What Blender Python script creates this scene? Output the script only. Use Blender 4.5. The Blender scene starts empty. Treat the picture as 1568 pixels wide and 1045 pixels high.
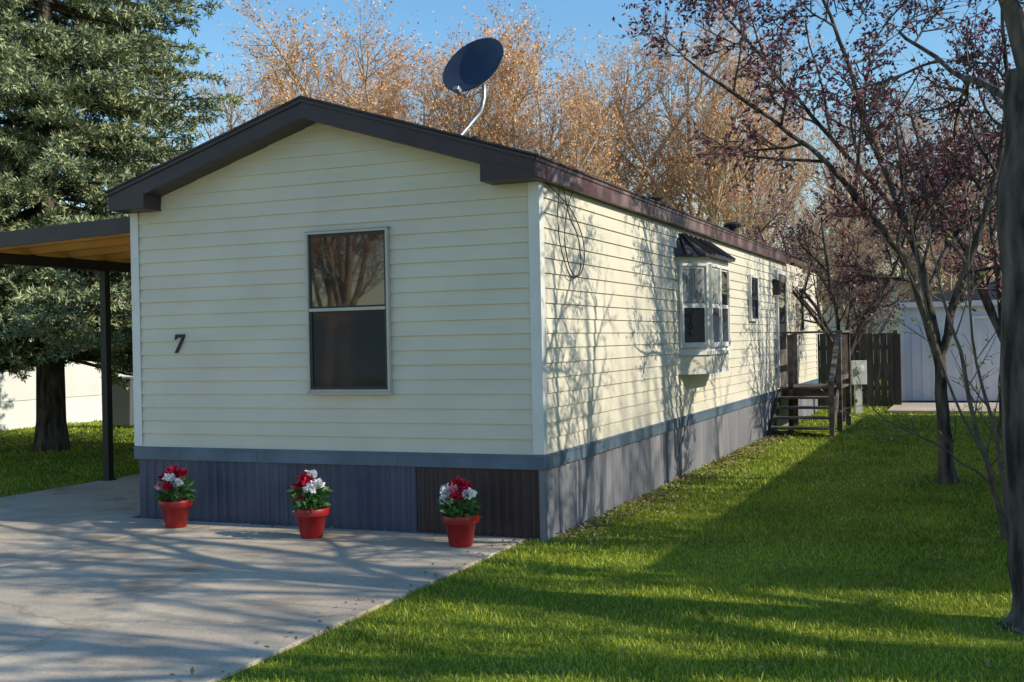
import bpy, math, random
import numpy as np
from mathutils import Vector, Matrix
rng=np.random.default_rng(11); random.seed(5)
scene=bpy.context.scene
TH=math.radians(22.7); CT,ST=math.cos(TH),math.sin(TH)
def c2w(X,Y,Z=0.0):
    dx=X-.232; dy=Y-9.27
    return (CT*dx-ST*dy, ST*dx+CT*dy, Z)
# ---------------------------------------------------------------- materials
def mat(name,col,rough=.7,col2=None,nscale=4.,ndetail=4.,bump=0.,bscale=40.,island=False,transl=0.,metal=0.,stretch=None,spec=.5,ramp=(.35,.65),bdist=.02):
    m=bpy.data.materials.new(name); m.use_nodes=True; nt=m.node_tree; N=nt.nodes; L=nt.links
    b=N['Principled BSDF']; b.inputs['Roughness'].default_value=rough; b.inputs['Metallic'].default_value=metal
    b.inputs['Specular IOR Level'].default_value=spec
    b.inputs['Base Color'].default_value=(*col,1)
    tc=N.new('ShaderNodeTexCoord'); src=tc.outputs['Object']
    if stretch:
        mp=N.new('ShaderNodeMapping'); mp.inputs['Scale'].default_value=stretch; L.new(src,mp.inputs[0]); src=mp.outputs[0]
    cout=None
    if col2:
        n=N.new('ShaderNodeTexNoise'); n.inputs['Scale'].default_value=nscale; n.inputs['Detail'].default_value=ndetail; L.new(src,n.inputs['Vector'])
        r=N.new('ShaderNodeValToRGB'); r.color_ramp.elements[0].position=ramp[0]; r.color_ramp.elements[1].position=ramp[1]
        r.color_ramp.elements[0].color=(*col,1); r.color_ramp.elements[1].color=(*col2,1)
        L.new(n.outputs['Fac'],r.inputs[0]); cout=r.outputs[0]
        if island:
            g=N.new('ShaderNodeNewGeometry'); ad=N.new('ShaderNodeMath'); ad.operation='ADD'; 
            s=N.new('ShaderNodeMath'); s.operation='MULTIPLY_ADD'; s.inputs[1].default_value=.5; s.inputs[2].default_value=-.25
            L.new(g.outputs['Random Per Island'],s.inputs[0]); L.new(s.outputs[0],ad.inputs[0]); L.new(n.outputs['Fac'],ad.inputs[1]); L.new(ad.outputs[0],r.inputs[0])
        L.new(cout,b.inputs['Base Color'])
    if bump>0:
        n2=N.new('ShaderNodeTexNoise'); n2.inputs['Scale'].default_value=bscale; n2.inputs['Detail'].default_value=5; L.new(src,n2.inputs['Vector'])
        bp=N.new('ShaderNodeBump'); bp.inputs['Strength'].default_value=bump; bp.inputs['Distance'].default_value=bdist
        L.new(n2.outputs['Fac'],bp.inputs['Height']); L.new(bp.outputs[0],b.inputs['Normal'])
    if transl>0:
        t=N.new('ShaderNodeBsdfTranslucent'); t.inputs[0].default_value=(*[min(1,c*1.6) for c in (col2 or col)],1)
        if cout: L.new(cout,t.inputs[0])
        mx=N.new('ShaderNodeMixShader'); mx.inputs[0].default_value=transl
        L.new(b.outputs[0],mx.inputs[1]); L.new(t.outputs[0],mx.inputs[2]); L.new(mx.outputs[0],N['Material Output'].inputs[0])
    return m
M={}
M['siding']=mat('vinyl_siding',(.63,.575,.455),.5,(.71,.65,.52),1.3,8,.05,5,stretch=(1,.35,1.5),ramp=(.3,.62))
M['trimw']=mat('white_trim',(.68,.67,.63),.45,(.78,.77,.73),3)
M['roofbrown']=mat('brown_fascia',(.034,.023,.028),.45,(.052,.035,.040),3)
M['fasciaside']=mat('weathered_fascia',(.085,.036,.036),.5,(.29,.22,.20),2.6,7,.05,12,ramp=(.45,.75))
M['shingle']=mat('roof_shingle',(.05,.038,.036),.9,(.09,.07,.065),9,5,.4,60)
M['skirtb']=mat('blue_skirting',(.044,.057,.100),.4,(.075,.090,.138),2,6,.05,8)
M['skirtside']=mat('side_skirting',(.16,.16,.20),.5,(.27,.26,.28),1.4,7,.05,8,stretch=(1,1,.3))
M['skirtbr']=mat('brown_skirting',(.032,.018,.022),.4,(.055,.034,.037),2)
M['band']=mat('blue_band',(.080,.122,.172),.45,(.125,.175,.235),2.5,6,.03,10)
M['darkframe']=mat('dark_frame',(.03,.027,.027),.4)
M['beigeframe']=mat('beige_frame',(.48,.46,.40),.4,(.54,.51,.45),5)
def setior(k,v): M[k].node_tree.nodes['Principled BSDF'].inputs['IOR'].default_value=v
M['glass']=mat('window_glass',(.014,.017,.022),.02,bump=.012,bscale=1.1,spec=.5); setior('glass',2.0)
M['screen']=mat('window_screen',(.020,.022,.03),.06,spec=.5); setior('screen',1.6)
M['curtain']=mat('curtain_behind_glass',(.16,.17,.18),.05,(.36,.37,.38),6,2,stretch=(9,9,.4),spec=.5); setior('curtain',1.9)
M['black']=mat('black_plastic',(.012,.012,.013),.5)
M['woodor']=mat('carport_wood',(.70,.34,.11),.7,(.85,.48,.19),2.5,6,.1,20,stretch=(1,6,1))
M['post']=mat('dark_post',(.02,.016,.016),.5)
M['greywood']=mat('weathered_wood',(.075,.055,.044),.85,(.17,.14,.12),3,8,.3,25,stretch=(1,1,3))
M['fence']=mat('fence_wood',(.045,.034,.030),.85,(.10,.078,.066),3,8,.3,25,stretch=(3,3,.6),island=True)
M['shed']=mat('shed_metal',(.60,.62,.68),.5,(.72,.74,.78),1.5,6,.03,8)
M['shedroof']=mat('shed_roof',(.12,.10,.10),.6,(.2,.17,.16),3)
M['pot']=mat('red_pot',(.26,.008,.010),.4,(.33,.014,.014),6,4,.04,30)
M['soil']=mat('soil',(.03,.02,.013),.95,(.07,.045,.03),30,bump=.6)
M['pleaf']=mat('flower_leaf',(.03,.10,.02),.5,(.08,.22,.05),12,island=True,transl=.2)
M['redp']=mat('red_petal',(.42,.004,.03),.5,(.65,.015,.06),20,island=True,transl=.2)
M['whitep']=mat('white_petal',(.75,.70,.71),.5,(.9,.88,.88),20,island=True,transl=.2)
M['pinkp']=mat('pink_petal',(.75,.22,.34),.5,(.85,.45,.52),20,island=True,transl=.2)
M['dish']=mat('dish_navy',(.018,.024,.048),.4,(.026,.033,.062),5)
M['galv']=mat('galvanised_steel',(.32,.33,.35),.4,(.42,.43,.45),10,metal=.6)
M['meter']=mat('meter_paint',(.5,.5,.49),.4,(.6,.6,.58),10)
M['bark']=mat('bark',(.035,.028,.025),.95,(.17,.14,.12),13,9,1.,16,stretch=(1,1,.22),ramp=(.36,.66),bdist=.03,spec=.2)
M['twig']=mat('twig_bark',(.09,.07,.055),.85,(.17,.14,.11),9,5)
M['barkbg']=mat('tan_bark',(.38,.25,.15),.9,(.62,.45,.30),3,5)
M['bud']=mat('orange_bud',(.66,.27,.08),.7,(.85,.48,.20),.5,3,island=True)
M['redbud']=mat('reddish_bud',(.28,.11,.11),.7,(.48,.25,.22),.5,3,island=True)
M['crab']=mat('crabapple_leaf',(.070,.028,.045),.5,(.30,.085,.10),1.2,5,island=True)
M['limebud']=mat('lime_bud',(.34,.36,.05),.6,(.48,.50,.08),5,island=True)
M['spruce']=mat('spruce_needle',(.050,.080,.040),.6,(.46,.50,.25),1.6,6,island=True,ramp=(.28,.76))
M['grassb']=mat('grass_blade',(.10,.16,.008),.5,(.50,.54,.045),.8,8,island=True,transl=.28,ramp=(.28,.75))
M['drygrass']=mat('dry_leaf',(.16,.10,.05),.8,(.36,.27,.15),6,island=True)
M['beige']=mat('distant_siding',(.62,.60,.56),.7,(.70,.68,.64),2)
M['bin']=mat('bin_grey',(.10,.105,.11),.5)
def groundmat():
    m=bpy.data.materials.new('lawn_ground'); m.use_nodes=True; nt=m.node_tree;N=nt.nodes;L=nt.links;b=N['Principled BSDF'];b.inputs['Roughness'].default_value=.95
    b.inputs['Specular IOR Level'].default_value=.1
    tc=N.new('ShaderNodeTexCoord')
    n=N.new('ShaderNodeTexNoise');n.inputs['Scale'].default_value=.55;n.inputs['Detail'].default_value=9;n.inputs['Roughness'].default_value=.65;L.new(tc.outputs['Object'],n.inputs['Vector'])
    r=N.new('ShaderNodeValToRGB');e=r.color_ramp.elements;e[0].position=.28;e[0].color=(.20,.17,.06,1);e[1].position=.42;e[1].color=(.14,.19,.020,1);x=e.new(.7);x.color=(.26,.31,.035,1)
    L.new(n.outputs['Fac'],r.inputs[0])
    n2=N.new('ShaderNodeTexNoise');n2.inputs['Scale'].default_value=35;n2.inputs['Detail'].default_value=6;L.new(tc.outputs['Object'],n2.inputs['Vector'])
    mx=N.new('ShaderNodeMixRGB');mx.blend_type='OVERLAY';mx.inputs[0].default_value=.8;L.new(r.outputs[0],mx.inputs[1]);L.new(n2.outputs['Fac'],mx.inputs[2]);L.new(mx.outputs[0],b.inputs['Base Color'])
    bp=N.new('ShaderNodeBump');bp.inputs['Strength'].default_value=.8;bp.inputs['Distance'].default_value=.03;L.new(n2.outputs['Fac'],bp.inputs['Height']);L.new(bp.outputs[0],b.inputs['Normal'])
    return m
def concretemat():
    m=bpy.data.materials.new('concrete');m.use_nodes=True;nt=m.node_tree;N=nt.nodes;L=nt.links;b=N['Principled BSDF'];b.inputs['Roughness'].default_value=.85
    tc=N.new('ShaderNodeTexCoord')
    def noise(s,d=6,rgh=.6):
        n=N.new('ShaderNodeTexNoise');n.inputs['Scale'].default_value=s;n.inputs['Detail'].default_value=d;n.inputs['Roughness'].default_value=rgh;L.new(tc.outputs['Object'],n.inputs['Vector']);return n
    n=noise(.8,8);r=N.new('ShaderNodeValToRGB');e=r.color_ramp.elements;e[0].position=.3;e[0].color=(.38,.30,.225,1);e[1].position=.64;e[1].color=(.59,.49,.37,1);L.new(n.outputs['Fac'],r.inputs[0])
    n2=noise(60,4);m1=N.new('ShaderNodeMixRGB');m1.blend_type='OVERLAY';m1.inputs[0].default_value=.45;L.new(r.outputs[0],m1.inputs[1]);L.new(n2.outputs['Fac'],m1.inputs[2])
    n3=noise(1.3,7,.65);r3=N.new('ShaderNodeValToRGB');r3.color_ramp.elements[0].position=.53;r3.color_ramp.elements[1].position=.72;r3.color_ramp.elements[0].color=(1,1,1,1);r3.color_ramp.elements[1].color=(.58,.52,.46,1);L.new(n3.outputs['Fac'],r3.inputs[0])
    m2=N.new('ShaderNodeMixRGB');m2.blend_type='MULTIPLY';m2.inputs[0].default_value=1;L.new(m1.outputs[0],m2.inputs[1]);L.new(r3.outputs[0],m2.inputs[2])
    nd=noise(2.2,6);ad=N.new('ShaderNodeMixRGB');ad.blend_type='ADD';ad.inputs[0].default_value=.5;L.new(tc.outputs['Object'],ad.inputs[1]);L.new(nd.outputs['Color'],ad.inputs[2])
    v=N.new('ShaderNodeTexVoronoi');v.feature='DISTANCE_TO_EDGE';v.inputs['Scale'].default_value=.16;L.new(ad.outputs[0],v.inputs['Vector'])
    rc=N.new('ShaderNodeValToRGB');rc.color_ramp.elements[0].position=0.0;rc.color_ramp.elements[0].color=(.6,.55,.5,1);rc.color_ramp.elements[1].position=.0015;rc.color_ramp.elements[1].color=(1,1,1,1);L.new(v.outputs['Distance'],rc.inputs[0])
    m3=N.new('ShaderNodeMixRGB');m3.blend_type='MULTIPLY';m3.inputs[0].default_value=.6;L.new(m2.outputs[0],m3.inputs[1]);L.new(rc.outputs[0],m3.inputs[2]);L.new(m3.outputs[0],b.inputs['Base Color'])
    bp=N.new('ShaderNodeBump');bp.inputs['Strength'].default_value=.25;bp.inputs['Distance'].default_value=.01;L.new(n2.outputs['Fac'],bp.inputs['Height']);L.new(bp.outputs[0],b.inputs['Normal'])
    return m
M['ground']=groundmat(); M['concrete']=concretemat()
# ---------------------------------------------------------------- mesh helpers
def link(o,parent=None):
    scene.collection.objects.link(o)
    if parent: o.parent=parent
    return o
def empty(name):
    e=bpy.data.objects.new(name,None); return link(e)
def npmesh(name,V,F,m,parent=None,smooth=False,onlymesh=False):
    V=np.asarray(V,dtype=np.float32).reshape(-1,3); me=bpy.data.meshes.new(name)
    Fs=F if isinstance(F,list) else [F]
    Fs=[np.asarray(f,dtype=np.int32) for f in Fs if len(f)]
    nl=sum(f.size for f in Fs); nf=sum(len(f) for f in Fs)
    me.vertices.add(len(V)); me.vertices.foreach_set('co',V.ravel())
    me.loops.add(nl); me.loops.foreach_set('vertex_index',np.concatenate([f.ravel() for f in Fs]))
    me.polygons.add(nf); tot=np.concatenate([np.full(len(f),f.shape[1],dtype=np.int32) for f in Fs]); st=np.concatenate([[0],np.cumsum(tot)[:-1]]).astype(np.int32)
    me.polygons.foreach_set('loop_start',st)
    if smooth: me.polygons.foreach_set('use_smooth',np.ones(nf,dtype=bool))
    me.update(calc_edges=True); me.materials.append(m)
    if onlymesh: return me
    return link(bpy.data.objects.new(name,me),parent)
class MB:
    def __init__(s): s.v=[];s.f=[]
    def add(s,vs,fs,T=None):
        o=len(s.v)
        for v in vs:
            v=Vector(v); s.v.append(tuple(T@v if T else v))
        for f in fs: s.f.append([i+o for i in f])
    def box(s,x0,x1,y0,y1,z0,z1,T=None):
        s.add([(x0,y0,z0),(x1,y0,z0),(x1,y1,z0),(x0,y1,z0),(x0,y0,z1),(x1,y0,z1),(x1,y1,z1),(x0,y1,z1)],[(0,3,2,1),(4,5,6,7),(0,1,5,4),(1,2,6,5),(2,3,7,6),(3,0,4,7)],T)
    def prism(s,poly,y0,y1,T=None):
        n=len(poly); vs=[(p[0],y0,p[1]) for p in poly]+[(p[0],y1,p[1]) for p in poly]
        fs=[tuple(range(n)),tuple(range(2*n-1,n-1,-1))]+[(i,i+n,(i+1)%n+n,(i+1)%n) for i in range(n)]
        s.add(vs,fs,T)
    def lathe(s,prof,n=24,T=None):
        vs=[];fs=[]
        for r,z in prof:
            for k in range(n):
                a=2*math.pi*k/n; vs.append((r*math.cos(a),r*math.sin(a),z))
        for i in range(len(prof)-1):
            for k in range(n): fs.append((i*n+k,i*n+(k+1)%n,(i+1)*n+(k+1)%n,(i+1)*n+k))
        s.add(vs,fs,T)
    def out(s,name,m,parent=None,smooth=False,bevel=0):
        me=bpy.data.meshes.new(name); me.from_pydata(s.v,[],s.f); me.materials.append(m)
        if smooth:
            for p in me.polygons: p.use_smooth=True
        o=link(bpy.data.objects.new(name,me),parent)
        import bmesh
        bm=bmesh.new(); bm.from_mesh(me); bmesh.ops.recalc_face_normals(bm,faces=bm.faces); bm.to_mesh(me); bm.free()
        if bevel>0:
            md=o.modifiers.new('b','BEVEL'); md.width=bevel; md.segments=2; md.limit_method='ANGLE'
        return o
class Tubes:
    def __init__(s): s.g={}
    def add(s,pts,rad,sides=3):
        s.g.setdefault((len(pts),sides),[]).append((np.array(pts,dtype=float),np.array(rad,dtype=float)))
    def arrays(s):
        VV=[];FF=[];off=0
        for (n,k),lst in s.g.items():
            P=np.stack([a for a,b in lst]); R=np.stack([b for a,b in lst]); m=len(P)
            T=np.gradient(P,axis=1); T/=np.linalg.norm(T,axis=2,keepdims=True)+1e-9
            mt=T.mean(axis=1,keepdims=True); ref=np.where(np.abs(mt[:,:,2:3])>.8,np.array([1.,0,0]),np.array([0,0,1.]))
            A=np.cross(T,np.broadcast_to(ref,T.shape)); A/=np.linalg.norm(A,axis=2,keepdims=True)+1e-9; B=np.cross(T,A)
            an=np.arange(k)*2*np.pi/k
            ring=P[:,:,None,:]+R[:,:,None,None]*(A[:,:,None,:]*np.cos(an)[None,None,:,None]+B[:,:,None,:]*np.sin(an)[None,None,:,None])
            idx=np.arange(m*n*k).reshape(m,n,k)+off
            a=idx[:,:-1,:];b=np.roll(a,-1,axis=2);c=np.roll(idx[:,1:,:],-1,axis=2);d=idx[:,1:,:]
            FF.append(np.stack([a,b,c,d],-1).reshape(-1,4)); VV.append(ring.reshape(-1,3)); off+=m*n*k
        return np.concatenate(VV),np.concatenate(FF)
def diamonds(P,D,L,Wd,rg=rng):
    n=len(P); D=D/(np.linalg.norm(D,axis=1,keepdims=True)+1e-9)
    Rn=rg.normal(size=(n,3)); S=np.cross(D,Rn); S/=np.linalg.norm(S,axis=1,keepdims=True)+1e-9
    L=np.broadcast_to(L,(n,)).reshape(-1,1); Wd=np.broadcast_to(Wd,(n,)).reshape(-1,1)
    V=np.stack([P,P+D*L*.5+S*Wd*.5,P+D*L,P+D*L*.5-S*Wd*.5],axis=1).reshape(-1,3)
    return V,np.arange(4*n).reshape(n,4)
# ---------------------------------------------------------------- tree growth
def nrm(v): return v/(math.sqrt(v[0]*v[0]+v[1]*v[1]+v[2]*v[2])+1e-9)
def cross(a,b): return np.array([a[1]*b[2]-a[2]*b[1],a[2]*b[0]-a[0]*b[2],a[0]*b[1]-a[1]*b[0]])
def poly(p,d,L,n,wander,trop,rg):
    pts=[p]; d=nrm(d); R=rg.normal(size=(n,3))*wander; R[:,2]+=trop
    for i in range(n):
        d=nrm(d+R[i]); p=p+d*(L/n); pts.append(p)
    return np.array(pts)
def sprout(tb,pts,r0,r1,lev,P,rg,leaves):
    if lev>=len(P): return
    q=P[lev]; n=q['n']; m=len(pts)-1
    for i in range(n):
        f=q.get('s0',.25)+(1-q.get('s0',.25))*((i+rg.random())/n); x=f*m; k=min(int(x),m-1); a=x-k
        p=pts[k]*(1-a)+pts[k+1]*a; d=nrm(pts[k+1]-pts[k]); r=r0+(r1-r0)*f
        o=nrm(cross(d,rg.normal(size=3))); ang=math.radians(q['ang'])*rg.uniform(.7,1.3)
        dd=d*math.cos(ang)+o*math.sin(ang); dd[2]+=q.get('up',0)
        L=q['L']*rg.uniform(.55,1.25)*(1.0-.45*f if q.get('taper',True) else 1)
        cr=min(r*.75,q['r']); cp=poly(p,dd,L,q['seg'],q['w'],q['t'],rg)
        tb.add(cp,np.linspace(cr,cr*.4,len(cp)),q.get('sides',3))
        if 'leaf' in q:
            for _ in range(q['leaf']):
                g=rg.random()*(len(cp)-1); kk=min(int(g),len(cp)-2); aa=g-kk
                leaves.append((cp[kk]*(1-aa)+cp[kk+1]*aa,nrm(nrm(cp[kk+1]-cp[kk])*.6+rg.normal(size=3)*.7)))
        sprout(tb,cp,cr,cr*.4,lev+1,P,rg,leaves)
def bgtree_meshes(seed,budmat,H=12.5,spread=1.0,dens=1.0,leaf=1,levels=4,tr_r=.24,nl=7):
    rg=np.random.default_rng(seed); tb=Tubes(); lv=[]
    tr=poly(np.zeros(3),np.array([0,0,1.]),H*.34,6,.03,.05,rg)
    tb.add(tr,np.linspace(tr_r,tr_r*.62,len(tr)),8)
    P=[dict(n=int(8*dens),ang=45*spread,L=H*.20,r=.038,seg=4,w=.10,t=.12,s0=.15,sides=4),
       dict(n=int(6*dens),ang=36,L=H*.12,r=.021,seg=3,w=.11,t=.11,s0=.15),
       dict(n=int(5*dens),ang=30,L=H*.075,r=.0135,seg=2,w=.10,t=.08,s0=.1,taper=False),
       dict(n=2,ang=26,L=H*.04,r=.0095,seg=1,w=.1,t=.03,s0=.2,leaf=leaf,taper=False)][:levels]
    if levels<4: P[-1]['leaf']=1
    for i in range(nl):
        az=i*2*math.pi/nl+rg.uniform(-.3,.3); tilt=math.radians(rg.uniform(8,42)*spread); p=tr[rg.integers(3,7)]
        d=np.array([math.cos(az)*math.sin(tilt),math.sin(az)*math.sin(tilt),math.cos(tilt)])
        L=H*rg.uniform(.48,.6); lp=poly(p,d,L,9,.09,.05,rg); tb.add(lp,np.linspace(.12,.03,len(lp)),6)
        sprout(tb,lp,.12,.03,0,P,rg,lv)
    V,F=tb.arrays(); wood=npmesh('branches',V,F,M['barkbg'],smooth=True,onlymesh=True)
    Pp=np.array([a for a,b in lv]);D=np.array([b for a,b in lv])
    V,F=diamonds(Pp,D,rg.uniform(.07,.14,len(Pp)),rg.uniform(.03,.06,len(Pp)),rg)
    return wood,npmesh('buds',V,F,budmat,onlymesh=True)
def place(name,meshes,loc,rot,sc):
    e=empty(name); e.location=loc; e.rotation_euler=(0,0,rot); e.scale=(sc,)*3 if not isinstance(sc,tuple) else sc
    for m,nm in zip(meshes,('branches','foliage')): link(bpy.data.objects.new(nm,m),e)
    return e
# ---------------------------------------------------------------- ground & paving
npmesh('lawn_ground',[(-300,-300,0),(300,-300,0),(300,300,0),(-300,300,0)],np.array([[0,1,2,3]]),M['ground'])
mb=MB()
ys=[-20,-14.2,-11.2,-8.2,-5.2,-2.6,0.0]
for a,b in zip(ys[:-1],ys[1:]):
    for x0,x1 in ((-6.8,-3.55),(-3.54,-.15)): mb.box(x0,x1-.006,a,b-.010,-.1,.022)
for a,b in ((0,3),(3,6),(6,9),(9,12)): mb.box(-6.8,-4.3,a,b-.012,-.1,.021)
mb.out('concrete_driveway',M['concrete'],bevel=.006)
# ---------------------------------------------------------------- house
H=empty('mobile_home'); LEN=16.4
RS=.311
def zu(x): return 2.955+RS*min(.077-x,x+4.247)
mb=MB(); mb.prism([(-4.165,.62),(-.004,.62),(-.004,zu(-.004)),(-2.085,zu(-2.085)),(-4.165,zu(-4.165))],.004,LEN); mb.out('wall_core',M['siding'],H)
mb=MB(); mb.box(-4.13,-.05,.05,LEN-.02,.0,.615); mb.out('underfloor',M['black'],H)
mb=MB(); z=.712
while z<3.62:
    z1=z+.125
    def xr(zz): return max(-2.085,min(0,.077-(zz-.03-2.955)/RS))
    def xl(zz): return min(-2.085,max(-4.17,-4.247+(zz-.03-2.955)/RS))
    mb.add([(xl(z),-.016,z),(xr(z),-.016,z),(xr(z1),-.002,z1),(xl(z1),-.002,z1),(xl(z),.003,z),(xr(z),.003,z)],[(0,1,2,3),(4,5,1,0)])
    z=z1
mb.out('front_siding',M['siding'],H)
mb=MB(); z=.712
while z<2.95:
    z1=z+.125
    mb.add([(.016,0,z),(.016,LEN,z),(.002,LEN,z1),(.002,0,z1),(-.003,0,z),(-.003,LEN,z)],[(0,1,2,3),(4,5,1,0)])
    mb.add([(-4.186,0,z),(-4.186,LEN,z),(-4.172,LEN,z1),(-4.172,0,z1)],[(3,2,1,0)])
    z=z1
mb.out('side_siding',M['siding'],H)
mb=MB()
mb.box(-.075,.024,-.024,-.0165,.715,2.95); mb.box(.0165,.024,-.0165,.075,.715,2.95)
mb.box(-4.194,-4.10,-.024,-.0165,.715,2.95); mb.box(-4.194,-4.187,-.0165,.075,.715,2.95)
mb.box(.0165,.024,LEN-.08,LEN+.01,.715,2.95)
mb.out('corner_trim',M['trimw'],H,bevel=.003)
mb=MB()
mb.box(-4.195,.030,-.030,-.002,.59,.711); mb.box(.002,.030,.0-.002,LEN,.59,.711)
mb.box(-4.20,.036,-.037,-.030,.690,.705); mb.box(.030,.037,-.03,LEN,.690,.705)
for x in (-2.9,-1.45): mb.box(x,x+.12,-.034,-.031,.592,.688)
mb.out('trim_band',M['band'],H,bevel=.003)
def corr(name,a,b,fixed,axis,z0,z1,m,pitch=.10,dep=.014):
    vs=[];x=a; prof=[(0,0),(.35,0),(.5,1),(.85,1)]; pts=[]
    while x<b:
        for u,o in prof:
            if x+u*pitch<=b: pts.append((x+u*pitch,o*dep))
        x+=pitch
    pts.append((b,0))
    for u,o in pts:
        for zz in (z0,z1): vs.append((u,fixed-o,zz) if axis=='x' else (fixed+o,u,zz))
    n=len(pts); mbb=MB(); mbb.add(vs,[(2*i,2*i+2,2*i+3,2*i+1) for i in range(n-1)]); mbb.out(name,m,H)
corr('front_skirting',-4.165,-1.17,.006,'x',0,.60,M['skirtb'])
corr('front_skirting_brown',-1.165,-.01,.004,'x',0,.60,M['skirtbr'],pitch=.085,dep=.012)
corr('side_skirting',0,LEN,-.004,'y',0,.60,M['skirtside'],pitch=.12)
mb=MB(); mb.box(-.03,.018,-.018,.03,.0,.589); mb.out('skirt_corner',M['skirtside'],H,bevel=.003)
mb=MB(); mb.box(-4.17,-.02,-.02,-.010,.0,.03); mb.out('skirt_base_rail',M['skirtb'],H)
# roof
ex0,ex1=-4.247,.077; Y0,Y1=-.25,12.6
mb=MB()
mb.prism([(ex0-.03,3.118),(-2.085,3.80),(ex1+.03,3.118),(ex1+.03,3.135),(-2.085,3.822),(ex0-.03,3.135)],Y0-.02,LEN+.1)
mb.out('roof_shingles',M['shingle'],H)
mb=MB()
mb.prism([(ex0,2.955),(ex0+.01,2.955),(-2.085,zu(-2.085)),(ex1-.01,2.955),(ex1,2.955),(ex1,3.117),(-2.085,3.798),(ex0,3.117)],Y0,0.0)
mb.prism([(-.40,2.95),(ex1-.002,2.95),(ex1-.002,3.0),(-.40,3.13)],Y0-.004,-.002)
mb.prism([(ex0+.002,2.95),(-3.83,2.95),(-3.83,3.11),(ex0+.002,3.0)],Y0-.004,-.002)
mb.prism([(ex0-.01,3.085),(-2.085,3.765),(ex1+.01,3.085),(ex1+.01,3.117),(-2.085,3.798),(ex0-.01,3.117)],Y0-.016,Y0-.001)
mb.out('gable_fascia',M['roofbrown'],H,bevel=.004)
mb=MB(); mb.box(.03,ex1+.008,Y0+.001,Y1,2.962,3.117); mb.box(.024,ex1,Y1,LEN+.1,3.03,3.112); mb.box(ex1+.008,ex1+.018,Y0+.001,Y1,3.085,3.117)
mb.box(ex0-.008,-4.20,Y0+.001,Y1,2.962,3.117)
y=.0
while y<Y1: mb.box(ex1+.008,ex1+.011,y,y+.03,2.964,3.084); y+=3.05
mb.out('side_fascia',M['fasciaside'],H,bevel=.003)
mb=MB()
for (x,y,h,r) in ((-.35,9.5,.24,.10),(-.45,5.0,.13,.11),(-2.0,3.2,.25,.05)):
    zr=3.8-RS*abs(x+2.085); T=Matrix.Translation((x,y,zr-.02)); mb.lathe([(r*.6,0),(r*.6,h*.7),(r*1.3,h*.7),(r*1.4,h*.85),(r*.9,h),(0,h*1.05)],14,T)
mb.out('roof_vents',M['black'],H)
def TM(O,U,Nn):
    U=Vector(U).normalized();Nn=Vector(Nn).normalized();Vv=Vector((0,0,1))
    return Matrix(((U.x,Vv.x,Nn.x,O[0]),(U.y,Vv.y,Nn.y,O[1]),(U.z,Vv.z,Nn.z,O[2]),(0,0,0,1)))
def window(pre,O,U,Nn,w,h,frame,sash,gu,gl,fw=.035,sw=.03,dep=.04,mid=.5,parent=H):
    T=TM(O,U,Nn)
    a=MB(); a.box(0,fw,0,h,0,dep,T);a.box(w-fw,w,0,h,0,dep,T);a.box(fw,w-fw,0,fw,0,dep,T);a.box(fw,w-fw,h-fw,h,0,dep,T); a.out(pre+'_frame',frame,parent,bevel=.003)
    i0,i1=fw,w-fw; j0,j1=fw,h-fw; mz=j0+(j1-j0)*mid; d=dep-.012
    a=MB()
    for (x0,x1,y0,y1,dd) in ((i0,i1,j0,mz,d),(i0,i1,mz,j1,d-.010)):
        a.box(x0+.001,x0+sw,y0+.001,y1-.001,0,dd,T);a.box(x1-sw,x1-.001,y0+.001,y1-.001,0,dd,T)
        a.box(x0+sw,x1-sw,y0+.001,y0+sw,0,dd,T);a.box(x0+sw,x1-sw,y1-sw,y1-.001,0,dd,T)
    a.out(pre+'_sash',sash,parent,bevel=.002)
    a=MB(); a.box(i0+sw,i1-sw,mz+sw,j1-sw,-.002,.018,T); a.out(pre+'_upper_glass',gu,parent)
    a=MB(); a.box(i0+sw,i1-sw,j0+sw,mz-sw,-.002,.019,T); a.out(pre+'_lower_glass',gl,parent)
    return T,mz
T,mz=window('front_window',(-2.205,-.016,1.232),(1,0,0),(0,-1,0),.83,1.42,M['beigeframe'],M['darkframe'],M['glass'],M['screen'],fw=.022,sw=.026,dep=.045,mid=.515)
a=MB(); a.box(.03,.80,mz-.018,mz+.010,.02,.05,T); a.out('front_window_meeting_rail',M['beigeframe'],H,bevel=.003)
a=MB(); a.box(-.012,.842,-.02,-.001,0,.06,T); a.box(-.012,.842,1.421,1.432,0,.05,T); a.out('front_window_sill',M['beigeframe'],H,bevel=.003)
a=MB(); T=Matrix.Translation((-3.71,-.018,1.60))@Matrix(((1,0,.18,0),(0,1,0,0),(0,0,1,0),(0,0,0,1)))
a.prism([(0,.175),(0,.125),(.012,.125),(.022,.145),(.078,.145),(.018,0),(.052,0),(.108,.148),(.108,.175)],-.012,0,T); a.out('house_number',M['black'],H)
# bay window
p=.31; y0,y1=4.5,6.18; zb,zt=1.50,2.56
def slab(mbx,pl,z0,z1):
    n=len(pl); mbx.add([(q[0],q[1],z0) for q in pl]+[(q[0],q[1],z1) for q in pl],[tuple(range(n)),tuple(range(n,2*n))]+[(i,(i+1)%n,(i+1)%n+n,i+n) for i in range(n)])
def off(d): return [(0,y0-d*1.4),(p+d,y0+p-d*.4),(p+d,y1-p+d*.4),(0,y1+d*1.4)]
a=MB(); slab(a,[(0,y0),(p,y0+p),(p,y1-p),(0,y1)],zb-.02,zt); slab(a,off(.03),zb-.06,zb-.021); slab(a,off(.02),zt+.001,zt+.05)
a.out('bay_window_box',M['trimw'],H)
a=MB(); slab(a,off(.005),zb-.25,zb-.061); a.out('bay_window_apron',M['siding'],H)
a=MB(); slab(a,off(.015),zb-.29,zb-.251); a.out('bay_window_base',M['trimw'],H)
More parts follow.
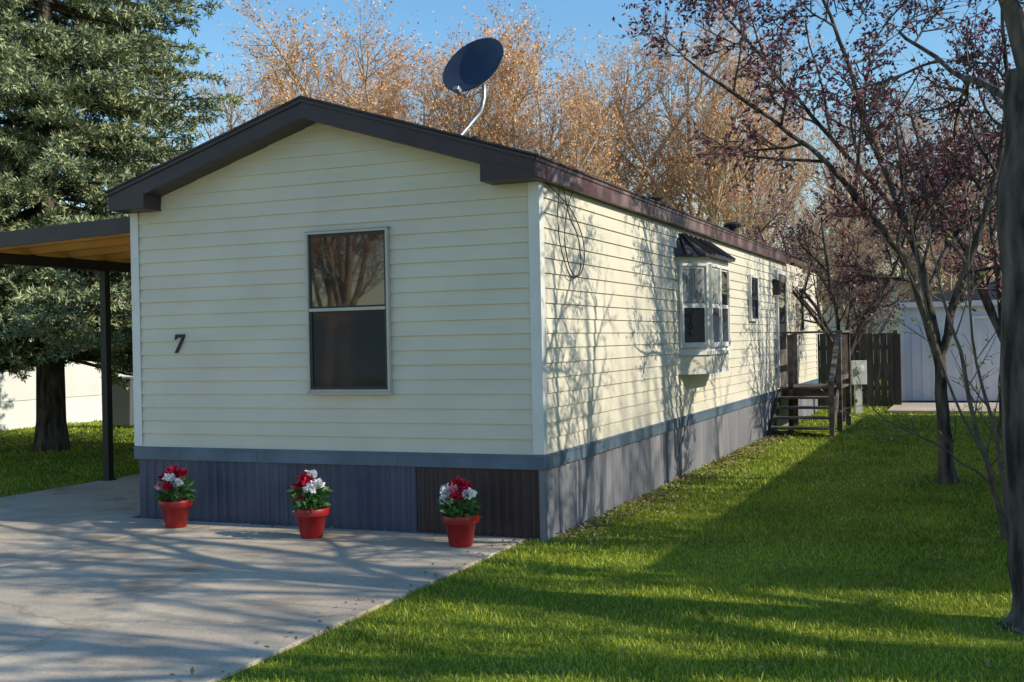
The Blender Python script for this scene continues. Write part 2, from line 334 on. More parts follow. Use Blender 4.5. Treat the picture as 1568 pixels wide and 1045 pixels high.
a=MB()
lo=off(.10); hi=[(0,y0+.12),(.05,y0+.2),(.05,y1-.2),(0,y1-.12)]
vs=[(q[0],q[1],zt+.051) for q in lo]+[(q[0],q[1],zt+.33) for q in hi]+[(q[0],q[1],zt+.075) for q in lo]
a.add(vs,[(0,1,2,3),(8,9,5,4),(9,10,6,5),(10,11,7,6),(0,1,9,8),(1,2,10,9),(2,3,11,10),(4,5,6,7)])
def seam(A,B):
    A=Vector(A);B=Vector(B);d=(B-A); q=d.to_track_quat('X','Z').to_matrix().to_4x4(); a.box(0,d.length,-.012,.012,-.004,.018,Matrix.Translation(A)@q)
for f in np.linspace(.0,1,6): seam(Vector(vs[9]).lerp(Vector(vs[10]),f),Vector(vs[5]).lerp(Vector(vs[6]),f))
for f in np.linspace(.0,.9,4): seam(Vector(vs[8]).lerp(Vector(vs[9]),f),Vector(vs[4]).lerp(Vector(vs[5]),f))
a.out('bay_window_roof',M['roofbrown'],H)
fl=math.hypot(p,p); s2=.7071
window('bay_near',(.02*s2+.001,y0+.02*s2,zb+.03),(s2,s2,0),(s2,-s2,0),fl-.04,zt-zb-.06,M['trimw'],M['trimw'],M['curtain'],M['glass'],fw=.03,sw=.028,dep=.035)
fw_=(y1-y0-2*p)
for i in range(2):
    window('bay_front',(p+.001,y0+p+.01+i*fw_/2,zb+.03),(0,1,0),(1,0,0),fw_/2-.02,zt-zb-.06,M['trimw'],M['trimw'],M['curtain'] if i==0 else M['glass'],M['glass'],fw=.03,sw=.025,dep=.035)
window('bay_far',(p-.02*s2+.001,y1-p+.02*s2,zb+.03),(-s2,s2,0),(s2,s2,0),fl-.04,zt-zb-.06,M['trimw'],M['trimw'],M['curtain'],M['glass'],fw=.03,sw=.028,dep=.035)
window('bath_window',(.016,8.8,1.88),(0,1,0),(1,0,0),.62,.72,M['trimw'],M['darkframe'],M['glass'],M['glass'],fw=.04,sw=.03,dep=.05)
window('rear_window',(.016,13.6,1.7),(0,1,0),(1,0,0),.7,.9,M['trimw'],M['darkframe'],M['glass'],M['glass'],fw=.04,sw=.03,dep=.05)
a=MB(); a.box(.016,.06,11.25,11.32,.76,2.80);a.box(.016,.06,12.18,12.25,.76,2.80);a.box(.016,.06,11.32,12.18,2.73,2.80); a.out('door_frame',M['trimw'],H,bevel=.003)
a=MB(); a.box(.016,.035,11.32,12.18,.76,2.73); a.box(.035,.05,11.32,11.42,.76,2.73);a.box(.035,.05,12.08,12.18,.76,2.73);a.box(.035,.05,11.42,12.08,.76,1.4);a.box(.035,.05,11.42,12.08,2.6,2.73); a.out('storm_door',M['greywood'],H)
a=MB(); a.box(.035,.042,11.42,12.08,1.4,2.6); a.out('door_glass',M['glass'],H)
a=MB(); a.box(.017,.13,11.0,11.12,2.35,2.6); a.box(.017,.08,10.95,11.17,2.60,2.62); a.out('porch_light',M['black'],H,bevel=.005)
# loose cable loops on side wall
tb=Tubes()
def spl(w,n=5):
    w=[np.array(q,dtype=float) for q in w]; res=[]
    for i in range(len(w)-1):
        p0=w[max(i-1,0)];p1=w[i];p2=w[i+1];p3=w[min(i+2,len(w)-1)]
        for t in np.arange(n)/n: res.append(.5*((2*p1)+(-p0+p2)*t+(2*p0-5*p1+4*p2-p3)*t*t+(-p0+3*p1-3*p2+p3)*t**3))
    return np.array(res+[w[-1]])
for path in ([(.03,.12,2.95),(.035,.35,2.90),(.04,.72,2.78),(.04,1.0,2.56),(.04,1.02,2.34),(.04,.84,2.21),(.045,.62,2.28),(.04,.52,2.52),(.04,.60,2.78),(.03,.78,2.95)],
             [(.03,.45,2.95),(.04,.36,2.70),(.045,.42,2.42),(.045,.66,2.20),(.04,.92,2.28),(.045,.86,2.55),(.04,.66,2.72),(.03,.55,2.95)]):
    c=spl(path); tb.add(c,np.full(len(c),.0052),5)
an=np.linspace(0,1,9); tb.add(np.stack([.05+0*an,4.35+.12*np.sin(an*6),.95-.9*an],-1),np.full(9,.004),5)
V,F=tb.arrays(); npmesh('cable_coil',V,F,M['black'],smooth=True)
# ---------------------------------------------------------------- satellite dish
D=empty('satellite_dish')
C=Vector(c2w(-.275,10.45,4.16)); nc=Vector((-.46,-.72,.52)).normalized(); nl=Vector((CT*nc.x-ST*nc.y,ST*nc.x+CT*nc.y,nc.z))
q=nl.to_track_quat('Z','Y').to_matrix().to_4x4(); T=Matrix.Translation(C)@q
a=MB(); R=.315; prof=[(R*k/8,.075*(k/8)**2) for k in range(9)]; prof[0]=(.0005,0)
a.lathe(prof+[(R+.006,.078),(R+.006,.066),(R-.01,.062)]+[(R*k/8,.075*(k/8)**2-.014) for k in range(7,0,-1)],40,T); a.out('reflector',M['dish'],D,smooth=True)
B0=Vector(c2w(-.48,10.3,3.47)); B1=C-nl*.13+Vector((0,0,-.05))
tb=Tubes(); mid=Vector(c2w(-.25,10.5,3.78))
tb.add([tuple(x) for x in [B0,B0.lerp(mid,.5),mid,mid+Vector((.02,.0,.06)),B1+Vector((0,0,-.12)),B1]],[.022]*6,10)
dn=(Vector((0,0,-1))-nl*nl.dot(Vector((0,0,-1)))).normalized()
edge=C+dn*R*.93+nl*.06; lnb=C+dn*R*.9+nl*.24+Vector((.02,0,-.13))
tb.add([tuple(C-nl*.05+dn*.05),tuple(edge-nl*.05+dn*.04),tuple(lnb)],[.012]*3,6)
V,F=tb.arrays(); npmesh('mast_and_arm',V,F,M['galv'],D,smooth=True)
a=MB(); Tl=Matrix.Translation(lnb)@q; a.box(-.03,.03,-.02,.02,-.03,.03,Tl); a.lathe([(.001,-.06),(.022,-.06),(.026,-.03),(.026,.0)],12,Tl)
a.box(-.07,.07,-.07,.07,-.09,-.017,T); a.out('lnb_and_bracket',M['galv'],D,bevel=.004)
a=MB(); a.box(-.09,.09,-.06,.06,-.01,.012,Matrix.Translation(B0)); a.out('foot_plate',M['galv'],D)
tb=Tubes(); an=np.linspace(0,1,10); e0=np.array(mid)
for tgt in (c2w(.12,11.1,3.40),c2w(-.05,10.6,3.45)):
    t_=np.array(tgt); tb.add([e0*(1-s)+t_*s+np.array([0,0,-.06*math.sin(s*3.14)]) for s in an],[.004]*10,4)
V,F=tb.arrays(); npmesh('dish_cable',V,F,M['black'],D)
# ---------------------------------------------------------------- carport
K=empty('carport')
cx0,cx1,cy0,cy1=-7.25,-4.26,.35,7.3
def cz(x): return 2.93+.035*(x+4.26)
a=MB()
a.prism([(cx0,cz(cx0)),(cx1,cz(cx1)),(cx1,cz(cx1)+.03),(cx0,cz(cx0)+.03)],cy0,cy1); a.out('roof_sheet',M['roofbrown'],K)
a=MB(); a.prism([(cx0,cz(cx0)-.11),(cx1,cz(cx1)-.11),(cx1,cz(cx1)+.05),(cx0,cz(cx0)+.05)],cy0-.03,cy0-.001); a.prism([(cx0-.03,cz(cx0)-.13),(cx0-.001,cz(cx0)-.13),(cx0-.001,cz(cx0)+.05),(cx0-.03,cz(cx0)+.05)],cy0-.03,cy1)
a.out('fascia',M['roofbrown'],K)
a=MB(); y=cy0+.25
while y<cy1:
    a.prism([(cx0+.02,cz(cx0)-.09),(cx1,cz(cx1)-.09),(cx1,cz(cx1)-.018),(cx0+.02,cz(cx0)-.018)],y,y+.04); y+=.6
a.prism([(cx0+.01,cz(cx0)-.016),(cx1,cz(cx1)-.016),(cx1,cz(cx1)-.002),(cx0+.01,cz(cx0)-.002)],cy0+.01,cy1-.01)
a.out('rafters_and_decking',M['woodor'],K)
a=MB()
a.box(-6.78,-6.68,.36,cy1,cz(-6.7)-.22,cz(-6.7)-.102)
for y in (2.35,6.9): a.box(-6.775,-6.685,y,y+.09,.02,cz(-6.7)-.22); a.box(-6.80,-6.66,y-.025,y+.115,.021,.04)
a.out('posts_and_beam',M['post'],K,bevel=.004)
# ---------------------------------------------------------------- steps and landing
S=empty('wooden_steps')
a=MB(); ph=.76; n=5; sx0,sx1=.10,1.02; ly0,ly1=11.15,12.6; td=.26
for i in range(n-1):
    zt_=ph*(i+1)/n; ya=ly0-td*(n-1-i); a.box(sx0,sx1,ya-.03,ya+td-.02,zt_-.038,zt_)
a.out('treads',M['greywood'],S,bevel=.004)
a=MB()
for i in range(7): a.box(sx0-.02+i*.145,sx0-.02+i*.145+.135,ly0,ly1,ph-.036,ph)
a.out('landing_boards',M['greywood'],S,bevel=.004)
a=MB()
for x in (sx0-.04,sx1+.002):
    ya=ly0-td*(n-1); a.add([(x,ya-.02,0),(x+.038,ya-.02,0),(x+.038,ly0,ph-.04),(x,ly0,ph-.04),(x,ya+.28,0),(x+.038,ya+.28,0),(x+.038,ly0,ph-.28),(x,ly0,ph-.28)],[(0,1,2,3),(4,5,6,7),(0,4,7,3),(1,2,6,5),(0,1,5,4)])
for x in (sx0-.02,sx1-.0): a.box(x,x+.09,ly1-.10,ly1-.01,0,ph+.92)
a.box(sx1,sx1+.09,ly0+.001,ly0+.09,0,ph+.92); a.box(sx0+.12,sx0+.2,ly0-.0,ly0+.08,0,ph+.90)
a.box(sx1+.002,sx1+.08,ly0-td*4,ly0-td*4+.08,0,ph+.12)
a.box(sx0,sx1,ly0+.09,ly0+.12,ph-.2,ph-.04)
a.out('stringers_and_posts',M['greywood'],S,bevel=.004)
a=MB()
a.box(sx1-.02,sx1+.11,ly0-.03,ly1+.02,ph+.921,ph+.96); a.box(sx0+.1,sx1-.021,ly0-.03,ly0+.10,ph+.921,ph+.955); a.box(sx0,sx1-.021,ly1-.12,ly1+.02,ph+.921,ph+.955)
a.box(sx1+.02,sx1+.06,ly0+.09,ly1-.1,ph+.1,ph+.18)
y=ly0+.14
while y<ly1-.12: a.box(sx1+.02,sx1+.055,y,y+.035,ph+.18,ph+.92); y+=.13
A_=Vector((sx1+.04,ly0-td*4+.04,ph+.12)); B_=Vector((sx1+.04,ly0+.04,ph+.88)); d=B_-A_
a.box(0,d.length,-.04,.04,-.02,.02,Matrix.Translation(A_)@d.to_track_quat('X','Z').to_matrix().to_4x4())
a.out('railing',M['greywood'],S,bevel=.003)
# ---------------------------------------------------------------- fence, shed, misc
def camT(X,Y,rot=0):
    w=c2w(X,Y); return Matrix.Translation(w)@Matrix.Rotation(rot,4,'Z')
a=MB(); T=camT(6.3,25.9); x=0
while x<2.35:
    h=1.66+random.uniform(-.02,.02); a.box(x,x+.135,0,.02,.03,h,T); x+=.145
a.box(0,2.4,.021,.06,.4,.49,T);a.box(0,2.4,.021,.06,1.3,1.39,T)
for x in (0,1.2,2.3): a.box(x,x+.09,.061,.15,0,1.72,T)
a.out('wooden_fence',M['fence'])
SH=empty('garden_shed'); T=camT(8.95,26.0)
a=MB(); Wd,Dp,hh=5.0,3.2,2.25; x=0
a.box(0,Wd,0,Dp,.1,hh,T)
while x<Wd-.02: a.box(x,x+.03,-.018,-.001,.1,hh,T); x+=.22
a.out('walls',M['shed'],SH)
a=MB(); a.prism([(-.12,hh),(Wd+.12,hh),(Wd+.12,hh+.1),(Wd/2,hh+.62),(-.12,hh+.1)],-.12,Dp+.1,T); a.out('roof',M['shedroof'],SH)
a=MB(); a.box(-.13,Wd+.13,-.14,-.121,hh-.02,hh+.1,T); a.box(-.03,.06,-.03,-.019,.1,hh-.02,T); a.box(1.5,1.56,-.04,-.019,.1,2.0,T);a.box(3.3,3.36,-.04,-.019,.1,2.0,T);a.box(1.56,3.3,-.04,-.019,1.94,2.0,T); a.out('trim',M['trimw'],SH)
a=MB(); T=camT(7.9,23.8); a.box(0,6,-.6,2.4,-.1,.07,T); a.out('shed_slab',M['concrete'],bevel=.01)
UM=empty('utility_meter'); T=camT(7.2,23.6,TH)
a=MB(); a.box(-.07,.07,-.04,.04,0,.85,T); a.out('post',M['meter'],UM); a=MB(); a.box(-.15,.15,-.13,-.041,.60,1.10,T); a.lathe([(.001,.0),(.08,.0),(.08,.05),(.001,.06)],16,T@Matrix.Translation((0,-.131,.92))@Matrix.Rotation(math.radians(90),4,'X')); a.out('meter_box',M['meter'],UM,bevel=.01)
def home(name,x0,x1,y0,y1,wall,skirt,wins=True):
    e=empty(name); a=MB(); a.prism([(x0,.6),(x1,.6),(x1,2.95),((x0+x1)/2,3.55),(x0,2.95)],y0,y1); a.out('walls',wall,e)
    a=MB(); a.box(x0+.02,x1-.02,y0+.02,y1-.02,0,.599); a.out('skirting',skirt,e)
    a=MB(); xm=(x0+x1)/2; a.prism([(x0-.15,2.93),(xm,3.6),(x1+.15,2.93),(x1+.15,3.05),(xm,3.75),(x0-.15,3.05)],y0-.2,y1+.2); a.out('roof',M['shingle'],e)
    if wins:
        y=y0+1.5
        while y<y1-1.5:
            window('window',(x1+.001,y,1.4),(0,1,0),(1,0,0),1.0,1.1,M['trimw'],M['darkframe'],M['glass'],M['glass'],parent=e)
            window('window_b',(x0-.001,y+1,1.4),(0,-1,0),(-1,0,0),1.0,1.1,M['trimw'],M['darkframe'],M['glass'],M['glass'],parent=e); y+=4
    return e
home('neighbor_mobile_home',6.1,10.3,-.45,15.5,M['siding'],M['skirtside'])
home('neighbor_mobile_home',-19.8,-15.5,1,19,M['beige'],M['trimw'])
home('neighbor_mobile_home',-2,2.3,33,50,M['shed'],M['skirtb'])
home('neighbor_mobile_home',8,12.2,44,60,M['beige'],M['trimw'])
home('neighbor_mobile_home',-30,-12,-44,-40,M['beige'],M['trimw'],False)
BN=empty('trash_bin'); T=camT(-8.15,23.7,.3)
a=MB(); a.add([(-.24,-.26,.05),(.24,-.26,.05),(.24,.26,.05),(-.24,.26,.05),(-.3,-.34,1.0),(.3,-.34,1.0),(.3,.34,1.0),(-.3,.34,1.0)],[(0,3,2,1),(4,5,6,7),(0,1,5,4),(1,2,6,5),(2,3,7,6),(3,0,4,7)],T); a.box(-.32,.32,-.37,.37,1.001,1.06,T); a.out('body',M['bin'],BN,bevel=.02)
a=MB()
for sx in (-.3,.24): a.lathe([(.001,0),(.1,0),(.1,.06),(.001,.06)],16,T@Matrix.Translation((sx,.28,.1))@Matrix.Rotation(math.radians(90),4,'Y'))
a.out('wheels',M['black'],BN)
# ---------------------------------------------------------------- flower pots
def flowerpot(loc,heads,seed):
    rg=np.random.default_rng(seed); e=empty('flower_pot'); e.location=loc; e.rotation_euler=(0,0,rg.uniform(-.2,.2))
    a=MB(); a.lathe([(.001,.0),(.088,.0),(.094,.01),(.125,.185),(.142,.187),(.148,.195),(.150,.245),(.145,.252),(.132,.250),(.126,.22)],36); a.out('pot',M['pot'],e,smooth=True)
    a=MB(); a.lathe([(.0005,.228),(.08,.226),(.128,.222)],24); a.out('soil',M['soil'],e)
    n=150; az=rg.uniform(0,2*np.pi,n); r=rg.uniform(.01,.13,n); zz=rg.uniform(.25,.42,n)
    P=np.stack([r*np.cos(az),r*np.sin(az),zz],-1); Dd=np.stack([np.cos(az),np.sin(az),rg.uniform(-.5,.7,n)],-1)
    V,F=diamonds(P,Dd,rg.uniform(.05,.10,n),rg.uniform(.03,.055,n),rg); npmesh('leaves',V,F,M['pleaf'],e)
    tb=Tubes()
    for k in ('redp','whitep','pinkp'):
        Ps=[];Ds=[]
        for hx,hy,hz,hr,hk in heads:
            if hk!=k: continue
            tb.add([(0,0,.22),(hx*.6,hy*.6,.22+(hz-.22)*.6),(hx,hy,hz)],[.004]*3,4)
            m=110; d=rg.normal(size=(m,3)); d/=np.linalg.norm(d,axis=1,keepdims=True); d[:,2]=np.abs(d[:,2])*1.0-.25
            c=np.array([hx,hy,hz]); Ps.append(c+d*hr*rg.uniform(.35,.85,(m,1))); Ds.append(d+rg.normal(size=(m,3))*.7)
        if Ps:
            P=np.concatenate(Ps);Dd=np.concatenate(Ds); V,F=diamonds(P,Dd,rg.uniform(.025,.045,len(P)),rg.uniform(.025,.038,len(P)),rg); npmesh('blooms_'+k,V,F,M[k],e)
    V,F=tb.arrays(); npmesh('stems',V,F,M['pleaf'],e)
flowerpot((*c2w(-3.086,10.28)[:2],.022),[(-.03,.0,.50,.065,'redp'),(-.09,-.03,.44,.055,'redp'),(.05,.02,.48,.055,'redp'),(.0,-.08,.45,.05,'whitep'),(.06,-.06,.40,.05,'whitep'),(-.07,-.10,.38,.045,'pinkp'),(.02,-.12,.38,.035,'redp')],1)
flowerpot((*c2w(-1.727,9.58)[:2],.022),[(-.06,.0,.50,.06,'redp'),(-.10,-.03,.42,.06,'redp'),(-.01,-.02,.46,.055,'redp'),(.09,-.04,.45,.055,'whitep'),(.05,-.09,.42,.05,'whitep'),(-.08,-.06,.35,.05,'redp'),(-.03,.04,.52,.05,'whitep')],2)
flowerpot((*c2w(-.44,9.04)[:2],.022),[(-.02,.0,.49,.065,'redp'),(.05,.0,.46,.06,'redp'),(.02,-.08,.40,.045,'redp'),(-.09,-.05,.44,.05,'whitep'),(-.07,-.09,.37,.05,'whitep'),(.10,-.02,.42,.045,'whitep'),(-.02,-.05,.45,.04,'pinkp')],3)
# ---------------------------------------------------------------- vegetation
def spruce(name,loc,Ht,Rm,seed,z0=1.0,dens=1.0):
    rg=np.random.default_rng(seed); e=empty(name); e.location=loc; tb=Tubes()
    tb.add([(0,0,0),(0,0,.5),(.03,0,Ht*.4),(0,0,Ht*.97)],[.30,.24,.15,.02],12)
    Ps=[];Ds=[];z=z0
    while z<Ht*.98:
        R=Rm*max(.03,(1-(z-z0*.5)/(Ht-z0*.5)))**.72; n=int(9+R*2.5); dd_=dens*(1 if z<8.5 else .45)
        for i in range(n):
            az=rg.uniform(0,2*np.pi); Rb=R*rg.uniform(.60,1.10); zz=z+rg.uniform(-.2,.2); out=np.array([math.cos(az),math.sin(az),0]); side=np.array([-out[1],out[0],0])
            droop=rg.uniform(.10,.24)*Rb
            def bpz(s): return -droop*s*1.4+.8*droop*s**3
            tb.add([np.array([0,0,zz])+out*Rb*s+np.array([0,0,bpz(s)]) for s in (0,.33,.66,1)],[.035,.025,.015,.006],4)
            nb=int((4+Rb*3.6)*dd_)
            for j in range(nb+1):
                s=.16+.84*((j+rg.random()*.8)/nb) if j<nb else .93
                s=min(s,1); sg=(1 if j%2 else -1) if j<nb else 0
                lb=rg.uniform(.7,1.2)*(.22+.28*Rb*(1.05-s)) if j<nb else .3
                d=out*rg.uniform(.75,1.0)+side*sg*rg.uniform(.5,.95); d=d/np.linalg.norm(d); d[2]=rg.uniform(-.30,.20)
                k=max(3,int(lb/.065)); u=(np.arange(k)+rg.random(k))/k
                base=np.array([0,0,zz+bpz(s)])+out*Rb*s
                pos=base+d*(lb*u)[:,None]; pos[:,2]-=.10*(u**2)*lb; pos+=rg.normal(size=(k,3))*.02
                Ps.append(pos);Ds.append(np.tile(d,(k,1)))
        z+=.34+.012*z
    P=np.concatenate(Ps);Dd=np.concatenate(Ds);Dd/=np.linalg.norm(Dd,axis=1,keepdims=True)
    m=12; D2=np.repeat(Dd,m,0)*.55+rg.normal(size=(len(P)*m,3))*.5; D2[:,2]+=.12; P2=np.repeat(P,m,0)+rg.normal(size=(len(P)*m,3))*.012
    V,F=diamonds(P2,D2,rg.uniform(.08,.14,len(P2)),rg.uniform(.017,.031,len(P2)),rg)
    npmesh('needles',V,F,M['spruce'],e); V,F=tb.arrays(); npmesh('trunk_and_limbs',V,F,M['bark'],e,smooth=True); print('SPRUCE',len(P2))
spruce('blue_spruce',(*c2w(-7.6,18.6)[:2],0),14.5,4.15,21,z0=1.75)
spruce('blue_spruce',(*c2w(-15.5,27.5)[:2],0),12,3.6,22,dens=.35)
bgA=[bgtree_meshes(s,M['bud'],12.5,sp,leaf=3) for s,sp in ((1,1.0),(2,.85),(3,1.1))]
bgR=[bgtree_meshes(s,M['redbud'],11.,sp) for s,sp in ((5,1.1),)]
shA=bgtree_meshes(9,M['bud'],12.5,1.0,dens=.75,levels=2,tr_r=.30,nl=6)
shB=bgtree_meshes(10,M['bud'],12.5,.8,dens=.9,levels=3,tr_r=.26,nl=5)
spots=[(-8.2,36,.90),(-6.0,38,1.06),(-3.7,36,1.03),(-1.2,38,1.04),(1.2,36,.96),(3.9,39,1.04),(6.6,37,1.0),(9.,42,1.0)]
for i,(X,Y,s) in enumerate(spots): place('bare_tree',bgA[i%3],c2w(X,Y),rng.uniform(0,6),s)
for i,(X,Y,s) in enumerate([(10.0,33,.75),(12.5,35,.85),(15.,34,.9),(7.9,31,.55),(9.0,29,.5),(11.5,29,.6)]): place('budding_tree',bgR[0],c2w(X,Y),rng.uniform(0,6),s)
k=0
for X in np.arange(-44,48,6.5):
    src=(bgA+bgR)[k%4]; w=c2w(X+rng.uniform(-1,1),68+rng.uniform(-5,6)); place('distant_tree',src,w,rng.uniform(0,6),rng.uniform(.6,.8)); k+=1
for (x,y,s,r,m_) in ((9.2,-2.25,.95,.4,shA),(14.0,-4.3,1.0,2.,shA),(17.5,-1.0,1.05,3.,shA),(13.8,.7,1.0,5.,shA),(14.5,4.0,1.05,2.7,shB),(13.6,9.2,1.0,.9,shA)): place('bare_tree',m_,(x,y,0),r,s)
for (x,y,s,r) in ((-4,-22,.9,1),(-9,-24,.85,4),(-14,-20,.95,2.5),(-19,-27,.9,.4),(-11,-33,1,.4)): place('bare_tree',bgA[int(x)%3],(x,y,0),r,s)
def limbtree(name,limbs,P,seed,leafm,ls,barkm):
    rg=np.random.default_rng(seed); tb=Tubes(); lv=[]; e=empty(name)
    for pts,r0,r1,doit in limbs:
        res=spl([c2w(*q) for q in pts],4); res[1:-1]+=rg.normal(size=(len(res)-2,3))*.008; rr=np.linspace(r0,r1,len(res))
        if doit==0: rr[0]*=1.5; rr[1]*=1.2
        tb.add(res,rr,12)
        if doit: sprout(tb,res,r0,r1,0,P,rg,lv)
    V,F=tb.arrays(); npmesh('trunk_and_branches',V,F,barkm,e,smooth=True)
    if lv:
        Pp=np.array([a for a,b in lv]);Dd=np.array([b for a,b in lv]); V,F=diamonds(Pp,Dd,rg.uniform(ls*.6,ls*1.2,len(Pp)),rg.uniform(ls*.35,ls*.6,len(Pp)),rg); npmesh('leaves',V,F,leafm,e)
    return len(lv)
PA=[dict(n=10,ang=50,L=1.35,r=.022,seg=5,w=.13,t=.03,s0=.2,sides=5),
    dict(n=7,ang=48,L=.62,r=.010,seg=4,w=.16,t=.02,s0=.15,sides=4),
    dict(n=6,ang=45,L=.26,r=.005,seg=2,w=.2,t=.02,s0=.1,leaf=7,taper=False)]
PB=[dict(PA[0],n=8),dict(PA[1],n=6),dict(PA[2],n=4,leaf=3)]
PC=[dict(PA[0],n=6),dict(PA[1],n=5),dict(PA[2],n=3,leaf=2)]
la=[([(4.74,12.4,0),(4.72,12.4,.6),(4.69,12.4,1.29)],.085,.06,0),
    ([(4.69,12.4,1.28),(4.45,12.3,2.0),(4.21,12.2,2.51),(3.73,12.0,3.03),(3.3,11.8,3.46),(2.5,11.5,3.98),(1.85,11.2,4.35)],.05,.015,1),
    ([(4.69,12.4,1.2),(4.6,12.5,2.1),(4.4,12.6,2.9),(4.1,12.8,3.9),(3.8,12.9,5.0),(3.5,13,5.9)],.05,.015,1),
    ([(4.69,12.4,1.25),(4.85,12.3,2.1),(5.15,12.1,3.1),(5.3,12,4.2),(5.2,11.9,5.4)],.05,.015,1),
    ([(4.6,12.5,2.1),(5.2,13.,2.9),(5.9,13.5,3.7),(6.3,14,4.8)],.035,.012,1),
    ([(4.4,12.6,2.9),(3.6,12.7,3.9),(2.9,12.6,4.7),(2.2,12.4,5.4)],.03,.012,1)]
n1=limbtree('crabapple_tree',la,PA,31,M['crab'],.060,M['bark'])
lb=[([(2.93,6.3,-.02),(2.91,6.3,.35),(2.885,6.3,1.2),(2.88,6.32,2.2),(2.95,6.35,3.1)],.165,.135,0),
    ([(2.95,6.35,3.0),(2.7,6.5,3.9),(1.9,6.8,4.5),(1.0,7.0,4.6),(.3,7.1,4.3)],.05,.012,1),
    ([(2.95,6.35,3.0),(3.0,6.9,3.9),(2.7,7.6,4.6),(2.2,8.4,5.1),(1.8,9.2,5.3)],.05,.015,1),
    ([(2.95,6.35,3.05),(3.3,6.8,3.9),(3.4,7.6,4.6),(3.4,8.6,5.2)],.06,.02,1),
    ([(2.92,6.35,2.4),(3.1,6.8,2.9),(3.3,7.5,3.2),(3.3,8.4,3.6),(3.2,9.2,4.1)],.04,.012,1),
    ([(2.95,6.35,3.05),(3.3,5.9,4.1),(3.9,5.5,5.0)],.09,.02,1)]
n2=limbtree('crabapple_tree',lb,PA,32,M['crab'],.040,M['bark'])
X,Y=5.35,7.9
L=[([(X,Y,0),(X,Y,.8),(X-.05,Y,1.7)],.13,.10,0)]
for k_ in range(5):
    az=k_*1.25+.4; L.append(([(X,Y,1.6),(X+.3*math.cos(az),Y+.3*math.sin(az),2.6),(X+.8*math.cos(az),Y+.8*math.sin(az),3.7),(X+1.1*math.cos(az),Y+1.1*math.sin(az),5.0)],.06,.02,1))
limbtree('crabapple_tree',L,PC,77,M['crab'],.05,M['bark'])
for (X,Y,sc) in ((7.6,17.5,1.15),(6.3,21.5,.85)):
    L=[([(X,Y,0),(X,Y,.7*sc),(X+.05,Y,1.4*sc)],.09,.07,0)]
    for k_ in range(6):
        az=k_*1.05+X; L.append(([(X,Y,1.3*sc),(X+.5*math.cos(az),Y+.5*math.sin(az),2.3*sc),(X+1.2*math.cos(az),Y+1.2*math.sin(az),3.3*sc),(X+1.6*math.cos(az),Y+1.6*math.sin(az),4.4*sc)],.05,.015,1))
    limbtree('crabapple_tree',L,PB,int(X*10),M['crab'],.07,M['bark'])
PS=[dict(n=7,ang=38,L=.75,r=.006,seg=5,w=.08,t=.05,s0=.25,sides=4),dict(n=4,ang=40,L=.25,r=.0035,seg=2,w=.1,t=.03,s0=.2,leaf=1)]
ls_=[([(3.84,8.85,0),(3.72,8.8,.45),(3.55,8.75,.98),(3.45,8.7,1.5),(3.3,8.7,2.0),(3.22,8.7,2.5)],.026,.006,1),
     ([(3.84,8.85,0),(3.65,8.7,.6),(3.3,8.5,1.2),(3.0,8.3,2.0),(2.85,8.3,3.2)],.015,.004,1),
     ([(3.86,8.85,0),(3.8,8.9,.8),(3.62,8.9,1.6),(3.6,8.9,2.6)],.02,.005,1),
     ([(3.72,8.8,.45),(3.3,8.6,.75),(2.8,8.5,1.0),(2.55,8.4,1.3)],.010,.003,1)]
limbtree('sapling',ls_,PS,41,M['limebud'],.045,M['twig'])
print('LEAVES',n1,n2)
# ---------------------------------------------------------------- grass
def inpave(x,y):
    a=(x>-6.85)&(x<-.13)&(y<.02); b=(x>-6.85)&(x<.03)&(y>0)&(y<16.45)
    return a|b
Vs=[];F3=[];offv=0
for (ya,yb,den,wd,hh) in ((4.6,8,4300,.0055,.034),(8,12,2000,.008,.036),(12,18,650,.014,.04),(18,32,160,.028,.045)):
    area=(yb-ya)*(ya+yb)*.56; n=int(area*den)
    Yc=np.sqrt(rng.uniform(ya*ya,yb*yb,n)); Xc=Yc*rng.uniform(-.56,.56,n)
    dx=Xc-.232;dy=Yc-9.27;x=CT*dx-ST*dy;y=ST*dx+CT*dy
    ok=~inpave(x+rng.normal(size=n)*.02,y)
    nearw=(x>0)&(x<.35)&(y>0)&(y<12)&(rng.random(n)<.7*(1-x/.35)); ok&=~nearw
    bare=(np.hypot(x-3.6,y+1.76)<.5)&(rng.random(n)<.7); ok&=~bare
    x=x[ok];y=y[ok];n=len(x)
    clump=.75+.3*np.sin(x*3.1+np.sin(y*2.3)*2)*np.sin(y*2.7+x)+rng.normal(size=n)*.25
    h=hh*np.clip(clump,.35,1.9); az=rng.uniform(0,2*np.pi,n); ln=rng.uniform(.2,1.1,n)*h; a2=rng.uniform(0,2*np.pi,n)
    w=wd*rng.uniform(.6,1.2,n)
    p=np.stack([x,y,np.zeros(n)],-1); sd=np.stack([np.cos(az),np.sin(az),np.zeros(n)],-1)*w[:,None]*.5; ld=np.stack([np.cos(a2)*ln,np.sin(a2)*ln,h],-1)
    mid=p+ld*np.array([.3,.3,.6])
    V=np.stack([p-sd,p+sd,mid-sd*.8,mid+sd*.8,p+ld],1).reshape(-1,3); b=np.arange(n)*5+offv
    Vs.append(V);F3.append(np.concatenate([np.stack([b,b+1,b+3],-1),np.stack([b,b+3,b+2],-1),np.stack([b+2,b+3,b+4],-1)])); offv+=5*n
npmesh('grass',np.concatenate(Vs),np.concatenate(F3),M['grassb'])
n=2000; x=np.abs(rng.normal(size=n))*.26+.04; y=rng.uniform(-.1,11,n)**1.0
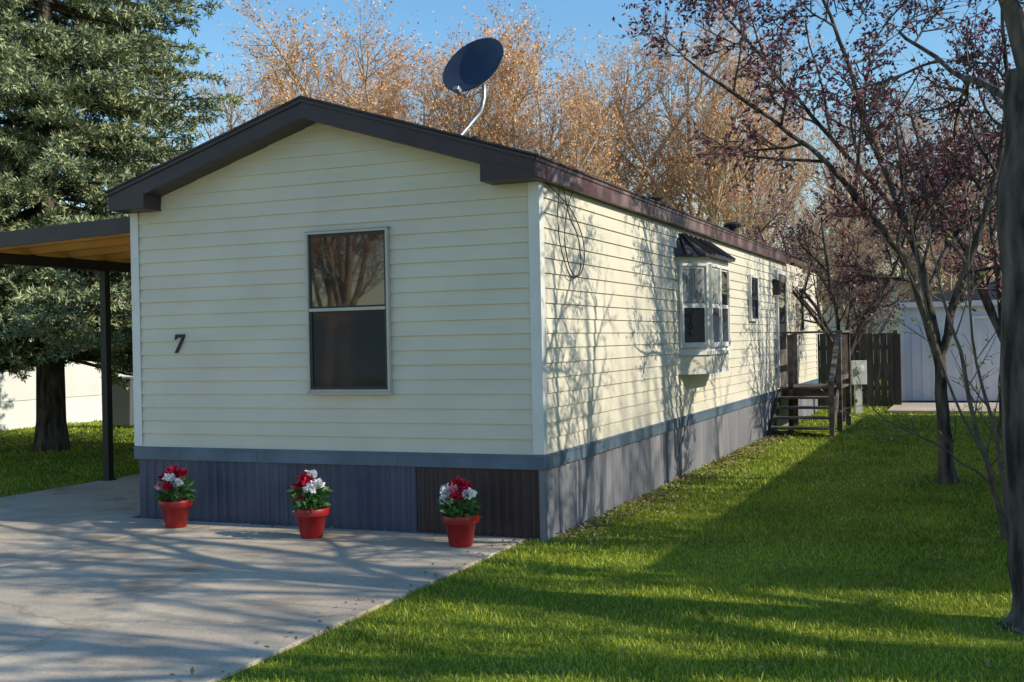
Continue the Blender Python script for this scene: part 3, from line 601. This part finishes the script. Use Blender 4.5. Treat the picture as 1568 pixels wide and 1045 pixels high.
x2=rng.uniform(1.2,5,220);y2=rng.uniform(-4.5,8,220); x3=-.2+rng.normal(size=120)*.12; y3=-rng.uniform(.0,8,120); x4=rng.uniform(-4,-.2,60);y4=-rng.exponential(.1,60)-.02
X_=np.concatenate([x,x2,x3,x4]);Y_=np.concatenate([y,y2,y3,y4]);n=len(X_)
Dd=rng.normal(size=(n,3));Dd[:,2]*=.25; P=np.stack([X_,Y_,np.full(n,.028)],-1); V,F=diamonds(P,Dd,rng.uniform(.02,.055,n),rng.uniform(.012,.03,n)); npmesh('leaf_litter',V,F,M['drygrass'])
# ---------------------------------------------------------------- light, sky, camera
EL=math.radians(32); AZ=math.radians(3.0)
sv=Vector((math.cos(EL)*math.cos(AZ),math.cos(EL)*math.sin(AZ),math.sin(EL)))
sl=bpy.data.lights.new('sun','SUN'); sl.energy=5.0; sl.angle=math.radians(.5); sl.color=(1,.93,.77)
so=link(bpy.data.objects.new('sun',sl)); so.rotation_euler=sv.to_track_quat('Z','Y').to_euler()
w=bpy.data.worlds.new('World'); scene.world=w; w.use_nodes=True; nt=w.node_tree; bg=nt.nodes['Background']; bg.inputs[1].default_value=.15
sk=nt.nodes.new('ShaderNodeTexSky'); sk.sky_type='NISHITA'; sk.sun_disc=False; sk.sun_elevation=EL; sk.sun_rotation=math.pi/2-AZ; sk.air_density=1.4; sk.dust_density=.3; sk.ozone_density=4.5
hs=nt.nodes.new('ShaderNodeHueSaturation'); hs.inputs['Saturation'].default_value=1.2; hs.inputs['Value'].default_value=1.2
nt.links.new(sk.outputs[0],hs.inputs['Color']); nt.links.new(hs.outputs[0],bg.inputs[0])
cd=bpy.data.cameras.new('camera'); cam=link(bpy.data.objects.new('camera',cd)); cd.lens=39.77; cd.sensor_width=36; cd.clip_end=1000
cam.matrix_world=Matrix.Translation(c2w(0,0,1.65))@Matrix.Rotation(TH,4,'Z')@Matrix.Rotation(math.radians(90),4,'X')@Matrix.Rotation(math.radians(-1.15),4,'Z')
scene.camera=cam
scene.view_settings.view_transform='Standard'; scene.view_settings.look='None'; scene.view_settings.exposure=0
